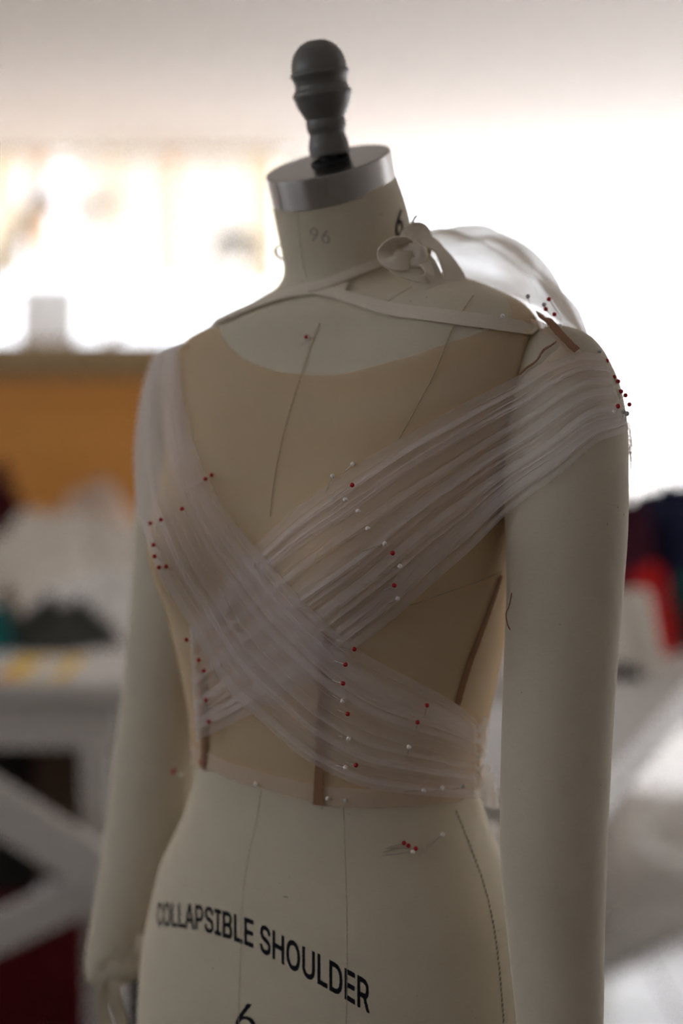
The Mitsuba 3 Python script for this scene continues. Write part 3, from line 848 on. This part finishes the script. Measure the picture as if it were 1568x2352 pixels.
add('grey_scarf', tube(spline([pt(x, y, 5.6) for x, y in [(-40, 650), (10, 600), (50, 530), (80, 465), (96, 415), (112, 462), (150, 478), (200, 480), (245, 472), (268, 440)]], 70), np.interp(np.linspace(0, 1, 70), [0, .45, .55, 1], [.036, .036, .024, .022]), 12),
    mat('m_sash', (0.50, 0.48, 0.42), 0.9), True, label='grey rolled scarf drooping in swags across the left window', cat='scarf')

# ------------------------------------------------------------------ wooden cabinet under the window
def wood(base, dark, sc=1.0):
    def fn(p, n, uv):
        g = mikit.fbm(p.x * 2.5 * sc, p.y * 20, p.z * 26 * sc, 3)
        return mikit.mix(base, dark, mikit.smoothstep(.3, .75, g) * .5)
    return mikit.proc(fn)


mat('m_orange_wood', wood((0.74, 0.34, 0.08), (0.60, 0.25, 0.055)), 0.4)
mat('m_brown_wood', wood((0.46, 0.335, 0.18), (0.37, 0.26, 0.13)), 0.5)
CD = 4.2
zt, zb = zat(786, CD), zat(846, CD)
cab = thing('wooden_cabinet', 'long orange wooden cabinet with a grey-brown ledge under the left window', 'cabinet')
x0, x1 = -2.1, -0.12
add(cab + '__ledge', box(x0 - .04, x1 + .04, CD - .05, CD + .5, zb, zt, .008), 'm_brown_wood', 30, label='grey-brown overhanging ledge')
add(cab + '__body', box(x0, x1, CD, CD + .45, 0.0, zb), 'm_orange_wood', False, label='orange wooden front')
add(cab + '__moulding', box(x0 - .015, x1 + .015, CD - .02, CD + .01, zb - .03, zb, .006), 'm_brown_wood', 30)

mat('m_carton', (0.82, 0.83, 0.85), 0.7)
bx0, bx1 = xat(42, CD + .1), xat(178, CD + .1)
u = np.linspace(0, 1, 24)
add('white_sheet', grid_mesh(np.stack([np.stack([bx0 + (bx1 - bx0) * u, CD + .12 + .03 * np.sin(u * 3.1) + .02 * k, np.full_like(u, zt + .001 + (zat(655, CD + .1) - zt) * k)], -1) for k in np.linspace(0, 1, 6)])), thin('m_sheet_thin', (.88, .90, .93), 1.0), True,
    label='upright sheet of white translucent paper on the cabinet ledge at the left', cat='paper')

mat('m_darkplant', (0.05, 0.052, 0.055), 0.7)
tuft = thing('dried_plant', 'dark dried plant tuft with drooping stems against the window', 'plant')
rp = np.random.RandomState(5)
TD = CD + .2
add(tuft + '__head', trimesh.util.concatenate([tube(spline([pt(545, 556, TD), pt(545 + 34 * math.cos(a) * .7, 540 - 6 * rp.rand(), TD + .03 * math.sin(a)), pt(545 + 62 * math.cos(a), 585 + 20 * rp.rand(), TD + .06 * math.sin(a))], 12),
    np.linspace(.011, .003, 12), 6) for a in np.linspace(0, 6.28, 13)[:-1]]), 'm_darkplant', True)
for a in np.linspace(0, 6.28, 8)[:-1]:
    add(tuft + '__stem', tube(spline([pt(540, 550, TD), pt(540 + 42 * math.cos(a), 600, TD + .04 * math.sin(a)), pt(540 + 50 * math.cos(a), 775, TD + .05 * math.sin(a))], 14), .0032, 6), 'm_darkplant', True)
stickd = CD + .1
add('wooden_stick', tube([pt(232, 790, stickd - .02), pt(262, 774, stickd), pt(292, 757, stickd + .06)], .007, 8), mat('m_stick', (.16, .12, .08), .7), True, label='short dark stick lying on the cabinet ledge', cat='stick')

mat('m_darkwood', wood((0.10, 0.06, 0.035), (0.07, 0.04, 0.022)), 0.5)
for lab, (x0, x1, y0, y1) in {'long dark low cupboard along the left wall': (XL, XL + .45, -2.0, 3.4), 'dark low cupboard along the wall facing the windows': (-2.4, 2.8, YF, YF + .45)}.items():
    k = thing('low_cupboard', lab, 'cupboard')
    add(k + '__body', box(x0 + .002, x1, y0 + .002, y1, 0, 1.10), 'm_darkwood', False)
    add(k + '__top', box(x0 + .002, x1 + .02, y0 + .002, y1 + .02, 1.10, 1.14, .008), 'm_darkwood', 30)

# ------------------------------------------------------------------ heaps of cloth
def heap(cx, cy, z, sx, sy, h, seed, folds=7.0, rough=0.35, power=2.2, n=90, rot=0.0):
    """A crumpled heap of cloth on an elliptical footprint."""
    r, a = np.meshgrid(np.linspace(0, 1, n), np.arange(2 * n) * np.pi / n, indexing='ij')
    wob = 1 + .12 * np.sin(3 * a + seed) + .07 * np.sin(5 * a + 2 * seed)
    x, y = r * np.cos(a) * wob, r * np.sin(a) * wob
    p = np.stack([x * folds * .5 + seed, y * folds * .5, 0 * x], -1)
    f = meshkit.fbm(p, 4, seed) - .5
    ridge = 1 - np.abs(meshkit.noise(p * 1.6 + 9, seed + 3) * 2 - 1)
    zz = (1 - r ** power) * h * (1 + rough * 1.6 * f) + (1 - r ** 4) * h * rough * .35 * (ridge - .5)
    zz = np.maximum(zz, 0) * (r < .999)
    c, q = math.cos(rot), math.sin(rot)
    X, Y = x * sx, y * sy
    G = np.stack([cx + X * c - Y * q, cy + X * q + Y * c, z + zz], -1)
    G = np.concatenate([G, np.repeat(np.array([[[cx, cy, z]]]), 2 * n, 1)])
    m = grid_mesh(G, True)
    if m.volume < 0:
        m.invert()
    return m


def cloth_mat(name, c, amt=.25, f=9):
    def fn(p, n, uv):
        return mi.Color3f(*c) * (1 + (mikit.fbm(p.x * f, p.y * f, p.z * f, 3) - .5) * amt * 2)
    return mat(name, mikit.proc(fn), .95, specular=.05)


# left trestle table
cloth_mat('m_whitepaint', (0.55, 0.52, 0.49), .06, 4)
LD = 2.35
ztab = zat(1578, LD)
ltab = thing('trestle_table', 'white painted trestle work table at the left, heaped with cloth', 'table')
add(ltab + '__tabletop', box(-1.75, xat(288, LD), LD, 3.95, ztab - .035, ztab, .006), 'm_whitepaint', 30)
add(ltab + '__apron', box(-1.75, xat(285, LD) - .02, LD + .02, LD + .05, zat(1740, LD), ztab - .035, .004), 'm_whitepaint', 30)
add(ltab + '__leg', bar(pt(222, 1700, LD + .06), [pt(222, 1700, LD + .06)[0], LD + .06, 0.0], .05, .05, (0, 1, 0)), 'm_whitepaint', 30)
add(ltab + '__leg', bar([-1.6, LD + .06, ztab - .04], [-1.6, LD + .06, 0], .05, .05, (0, 1, 0)), 'm_whitepaint', 30)
add(ltab + '__leg', bar([-1.6, 3.85, ztab - .04], [-1.6, 3.85, 0], .05, .05, (0, 1, 0)), 'm_whitepaint', 30)
add(ltab + '__leg', bar([-.5, 3.85, ztab - .04], [-.5, 3.85, 0], .05, .05, (0, 1, 0)), 'm_whitepaint', 30)
add(ltab + '__brace', bar(pt(-330, 1650, LD - .02), pt(240, 2005, LD - .02), .035, .078, (0, 1, 0) if False else (0, 0, 1)), 'm_whitepaint', 30)
add(ltab + '__brace', bar(pt(-330, 2290, LD + .02), pt(240, 2028, LD + .02), .035, .066), 'm_whitepaint', 30)
add(ltab + '__shelf', box(-1.7, xat(225, LD), LD + .29, 3.8, .30, .33, .004), 'm_whitepaint', 30)

cloth_mat('m_cl_pink', (0.50, 0.385, 0.31))
cloth_mat('m_cl_cream', (0.72, 0.67, 0.59))
cloth_mat('m_cl_white', (0.80, 0.78, 0.75))
cloth_mat('m_cl_grey', (0.36, 0.345, 0.32))
cloth_mat('m_cl_darkgrey', (0.075, 0.08, 0.075), .7, 30)
cloth_mat('m_cl_maroon', (0.055, 0.010, 0.014))
cloth_mat('m_cl_navy', (0.018, 0.022, 0.05), .8, 6)
cloth_mat('m_cl_wine', (0.06, 0.018, 0.03), .5, 8)
cloth_mat('m_cl_red', (0.50, 0.022, 0.02))
cloth_mat('m_cl_teal', (0.02, 0.13, 0.13))
cloth_mat('m_cl_black', (0.012, 0.012, 0.014))
cloth_mat('m_bag_red', (0.09, 0.010, 0.012), .3)
cloth_mat('m_cl_brown', (0.17, 0.095, 0.05))


def heap_px(name, px, py_base, depth, wpx, hpx, sy, mtl, seed, label, cat, z=None, **kw):
    s = depth / FPX
    zb = ztab if z is None else z
    return add(name, heap(xat(px, depth), depth, zb, wpx / 2 * s, sy, hpx * s, seed, **kw), mtl, 50, label=label, cat=cat)


def hz(py, depth, z):
    """Height above z of a heap whose top shows at this pixel row, in pixels at its depth."""
    return (zat(py, depth) - z) / depth * FPX


heap_px('cloth_heap', 215, 0, 3.62, 300, hz(1116, 3.62, ztab), .25, 'm_cl_pink', 3, 'pinkish beige cloth heap on the table below the cabinet', 'cloth', rough=.18)
heap_px('cloth_heap', -30, 0, 3.66, 250, hz(1085, 3.66, ztab), .2, 'm_cl_maroon', 5, 'dark maroon cloth behind the pinkish heap at the left edge', 'cloth', rough=.3)
heap_px('cloth_heap', 120, 0, 3.32, 700, hz(1205, 3.32, ztab), .24, 'm_cl_cream', 7, 'large cream crumpled cloth pile in the middle of the left table', 'cloth', rough=.45, folds=11)
heap_px('cloth_heap', 240, 0, 2.95, 420, hz(1325, 2.95, ztab), .2, 'm_cl_white', 11, 'white crumpled cloth in front of the cream pile', 'cloth', rough=.4, folds=9)
heap_px('cloth_heap', 125, 0, 2.74, 270, hz(1398, 2.74, ztab), .08, 'm_cl_darkgrey', 13, 'dark grey fluffy cloth on the left table above the yellow-edged card', 'cloth', rough=.6, folds=16)
heap_px('cloth_heap', 0, 0, 2.80, 110, hz(1362, 2.80, ztab), .07, 'm_cl_brown', 15, 'small brown cloth at the left edge of the table', 'cloth', rough=.4)
teal = thing('thread_cone', 'teal thread cone at the left edge of the table', 'thread')
add(teal + '__thread', lathe([(0, .005), (.034, .005), (.036, .02), (.026, .085), (.022, .09), (0, .09)], np.array([xat(-18, 2.66), 2.66, ztab]), AZ, 40), 'm_cl_teal', 30)
add(teal + '__core', lathe([(0, 0), (.037, 0), (.037, .005), (.012, .006), (.012, .10), (0, .10)], np.array([xat(-18, 2.66), 2.66, ztab]), AZ, 30), 'm_carton', 30)
# the card with a yellow border
mat('m_yellow', (0.72, 0.47, 0.05), .6)
mat('m_paper', (0.60, 0.58, 0.53), .7)
mat('m_orange', (0.62, 0.20, 0.04), .6)
card = thing('printed_card', 'white card with a yellow border near the table edge', 'card')
cx0, cx1, cy0, cy1 = xat(-40, LD), xat(150, LD) , LD + .02, LD + .27
add(card + '__sheet', box(cx0, cx1, cy0, cy1, ztab, ztab + .003), 'm_paper', False)
add(card + '__border', trimesh.util.concatenate([box(cx0 + .004, cx1 - .012, cy0 + .004, cy0 + .02, ztab + .003, ztab + .0034), box(cx0 + .004, cx1 - .012, cy1 - .045, cy1 - .02, ztab + .003, ztab + .0034),
    box(cx1 - .036, cx1 - .012, cy0 + .004, cy1 - .02, ztab + .003, ztab + .0034), box(cx0 + .004, cx0 + .05, cy0 + .004, cy1 - .02, ztab + .003, ztab + .0034)]), 'm_yellow', False, label='yellow printed border')
add(card + '__mark', box(cx0 + .01, cx0 + .036, cy0 + .004, cy0 + .05, ztab + .0034, ztab + .0038), 'm_orange', False, label='orange printed corner mark')

# below the left table
mat('m_darkbox', (0.03, 0.028, 0.026), .7)
mat('m_brownbox', (0.075, 0.045, 0.028), .7)


def crate(key, x0, x1, y0, y1, z0, z1, m, label, cat='box'):
    k = thing(key, label, cat)
    add(k + '__body', box(x0, x1, y0, y1, z0, z1 - .03, .006), m, 30)
    add(k + '__lid', box(x0 - .006, x1 + .006, y0 - .006, y1 + .006, z1 - .03, z1, .006), m, 30)


crate('storage_box', -1.45, -.60, 2.75, 3.2, .33, .78, 'm_darkbox', 'black storage box on the shelf under the left table')
crate('storage_box', -.585, -.40, 2.66, 3.0, .33, .74, 'm_brownbox', 'brown storage box on the shelf beside the black one')
bag = thing('red_bag', 'dark red bag on the floor under the left table', 'bag')
add(bag + '__body', box(-1.3, xat(215, 2.5), 2.45, 2.60, 0.0, zat(2105, 2.5), .03), 'm_bag_red', 40)
for q in (-1.0, -.6):
    add(bag + '__handle', tube(spline([[q - .08, 2.445, .30], [q - .07, 2.44, .20], [q, 2.44, .15], [q + .07, 2.44, .20], [q + .08, 2.445, .30]], 30), .008, 8), 'm_bag_red', True)
add('grey_folder', box(xat(55, 2.5), xat(205, 2.5), 2.47, 2.58, zat(2105, 2.5), zat(2080, 2.5), .006), 'm_carton', 30, label='pale grey folder lying on top of the red bag', cat='folder')
bb = thing('black_bag', 'black bag on the floor between the far arm and the hip', 'bag')
add(bb + '__body', box(xat(270, 2.2), xat(420, 2.2), 2.2, 2.38, 0.0, zat(2190, 2.2), .03), 'm_cl_black', 40)
add(bb + '__handle', tube(spline([[xat(320, 2.2), 2.29, zat(2200, 2.2)], [xat(330, 2.2), 2.29, zat(2165, 2.2)], [xat(370, 2.2), 2.29, zat(2165, 2.2)], [xat(380, 2.2), 2.29, zat(2200, 2.2)]], 20), .008, 8), 'm_cl_black', True)

# tape gathered at the end of the far arm
tape_e = form + '__arm_001__tie_tape'
def tape3(key, pts, w, tw, m='m_arm'):
    P = spline([pt(*q) for q in pts], 50)
    t = np.gradient(P, axis=0)
    t /= np.linalg.norm(t, axis=1, keepdims=True)
    e = np.cross(t, [0, 1.0, 0])
    e /= np.linalg.norm(e, axis=1, keepdims=True)
    f = np.cross(t, e)
    a = np.radians(np.interp(np.linspace(0, 1, 50), np.linspace(0, 1, len(tw)), tw))[:, None]
    add(key, ribbon(P, np.cos(a) * e + np.sin(a) * f, w, .0016), m, 40)
tape3(tape_e, [(275, 2225, 1.262), (252, 2250, 1.262), (238, 2285, 1.262), (238, 2320, 1.262), (250, 2370, 1.262), (262, 2420, 1.262)], .012, [60, 80, 70])
tape3(tape_e, [(270, 2228, 1.262), (262, 2262, 1.258), (270, 2310, 1.258), (282, 2375, 1.258)], .010, [100, 70, 90])
tape3(tape_e, [(238, 2236, 1.266), (262, 2222, 1.255), (290, 2228, 1.255), (312, 2205, 1.258), (330, 2150, 1.268)], .012, [70, 100, 80])
rs = np.random.RandomState(9)
add(form + '__arm_001__frayed_thread', trimesh.util.concatenate([tube(spline([pt(275 + 20 * rs.randn(), 2215 + 12 * rs.randn(), 1.256) for _ in range(4)], 14), .0005, 4) for _ in range(26)]), 'm_arm', True, kind='stuff')

# ------------------------------------------------------------------ the right table and what lies on it
zr = zat(1600, 2.28)
ca, cb = np.array([.547, 2.28]), np.array([.332, 1.76])
dr_ = (ca - cb) / np.linalg.norm(ca - cb)
dl_ = np.array([-dr_[1], dr_[0]])
f0 = cb - dr_ * .12
quad = np.array([f0, f0 + dr_ * 1.95, f0 + dr_ * 1.95 + dl_ * .46, f0 + dl_ * .46])
from shapely.geometry import Polygon
rtab = thing('work_table', 'white work table behind the near arm, its bare edge running diagonally', 'table')


def slab(poly, z0, z1):
    m = trimesh.creation.extrude_polygon(Polygon(poly), z1 - z0, engine='earcut')
    m.apply_translation([0, 0, z0])
    return m


add(rtab + '__tabletop', slab(quad, zr - .042, zr), mat('m_greytop', (.42, .395, .37), .6), False)
add(rtab + '__edging', slab(np.array([f0 - dl_ * .008, f0 + dr_ * 1.95 - dl_ * .008, f0 + dr_ * 1.95, f0]), zr - .046, zr + .002), mat('m_edging', (.82, .81, .80), .5), False, label='white edge strip')
for k, (u, v) in enumerate([(.08, .08), (1.87, .08), (1.87, .38), (.08, .38)]):
    q = f0 + dr_ * u + dl_ * v
    add(rtab + '__leg', box(q[0] - .025, q[0] + .025, q[1] - .025, q[1] + .025, 0, zr - .042), 'm_whitepaint', False)


def rheap(name, px, depth, wpx, top, sy, m, seed, label, **kw):
    return add(name, heap(xat(px, depth), depth, kw.pop('z', zr), wpx / 2 * depth / FPX, sy, zat(top, depth) - kw.get('zz', zr), seed, **{k: v for k, v in kw.items() if k != 'zz'}), m, 50, label=label, cat='cloth')


rheap('cloth_heap', 1570, 3.2, 330, 1128, .25, 'm_cl_navy', 21, 'tall navy cloth heap at the right edge beside the near arm', rough=.3, power=5)
rheap('cloth_heap', 1440, 3.05, 130, 1165, .14, 'm_cl_wine', 23, 'dark wine cloth leaning on the navy heap', rough=.3, power=5)
rheap('cloth_heap', 1500, 2.75, 120, 1312, .10, 'm_cl_red', 25, 'bright red cloth bundled in front of the navy heap', rough=.25, power=3)
rheap('cloth_heap', 1590, 2.8, 90, 1330, .10, 'm_cl_teal', 27, 'dark teal cloth at the right edge beside the red cloth', rough=.3, power=4)
roll = thing('fabric_roll', 'upright cream roll of fabric leaning before the red cloth', 'fabric roll')
rc0, rc1 = pt(1475, 1560, 2.55), pt(1440, 1365, 2.6)
rax = rc1 - rc0
add(roll + '__cloth', lathe([(0, 0), (.038, 0), (.040, .004), (.040, np.linalg.norm(rax) - .004), (.037, np.linalg.norm(rax)), (.016, np.linalg.norm(rax)), (.016, np.linalg.norm(rax) - .03), (0, np.linalg.norm(rax) - .03)], rc0, rax, 40), 'm_cl_cream', 30)
add(roll + '__core', lathe([(.0155, 0), (.0155, np.linalg.norm(rax) + .004), (.012, np.linalg.norm(rax) + .004), (.012, 0)], rc0, rax, 30), 'm_darkbox', 30)
rheap('cloth_heap', 1436, 2.45, 90, 1535, .06, 'm_cl_black', 29, 'small black cloth on the table below the cream roll', rough=.3)
rheap('cloth_heap', 1128, 2.35, 120, 1560, .14, 'm_cl_grey', 31, 'grey cloth seen in the gap between the waist and the near arm', rough=.5)
rheap('cloth_heap', 1150, 2.75, 130, 1420, .10, 'm_cl_white', 33, 'white cloth glimpsed below the near armpit', rough=.4)

# the floor at the right
blz = thing('floor_blanket', 'crumpled grey blanket heaped on the white floor at the lower right', 'blanket')
add(blz + '__cloth', heap(xat(1500, 4.05), 4.05, .022, .50, .52, .15, 37, folds=8, rough=.5), 'm_cl_grey', 50)
add('floor_mat', slab(np.array([pt(1300, 2275, 3.2)[:2], pt(1640, 2090, 3.62)[:2], pt(1640, 1900, 4.6)[:2], pt(1200, 1950, 4.4)[:2]]), .006, .022), mat('m_mat', (.21, .195, .175), .9), False, label='grey brown mat on the floor under the blanket', cat='mat')

q = pxpath([(1176, 1362), (1170, 1392), (1163, 1412), (1166, 1432), (1172, 1446)], 24)
p, nn = on(q[:, 0], q[:, 1], .0006)
add('red_thread', tube(p, .0003, 5), mat('m_redthread', (.35, .05, .04), .9), True, label='short curled red thread clinging to the inner side of the near arm', cat='thread')

import re
for d in labels.values():                                # sides as the photograph shows them
    if 'label' in d:
        d['label'] = re.sub(r'\bnear (shoulder|bust|waist|hip|arm\b|armpit)', r'right \1', re.sub(r'\bfar (shoulder|bust|waist|hip|arm\b)', r'left \1', d['label']))
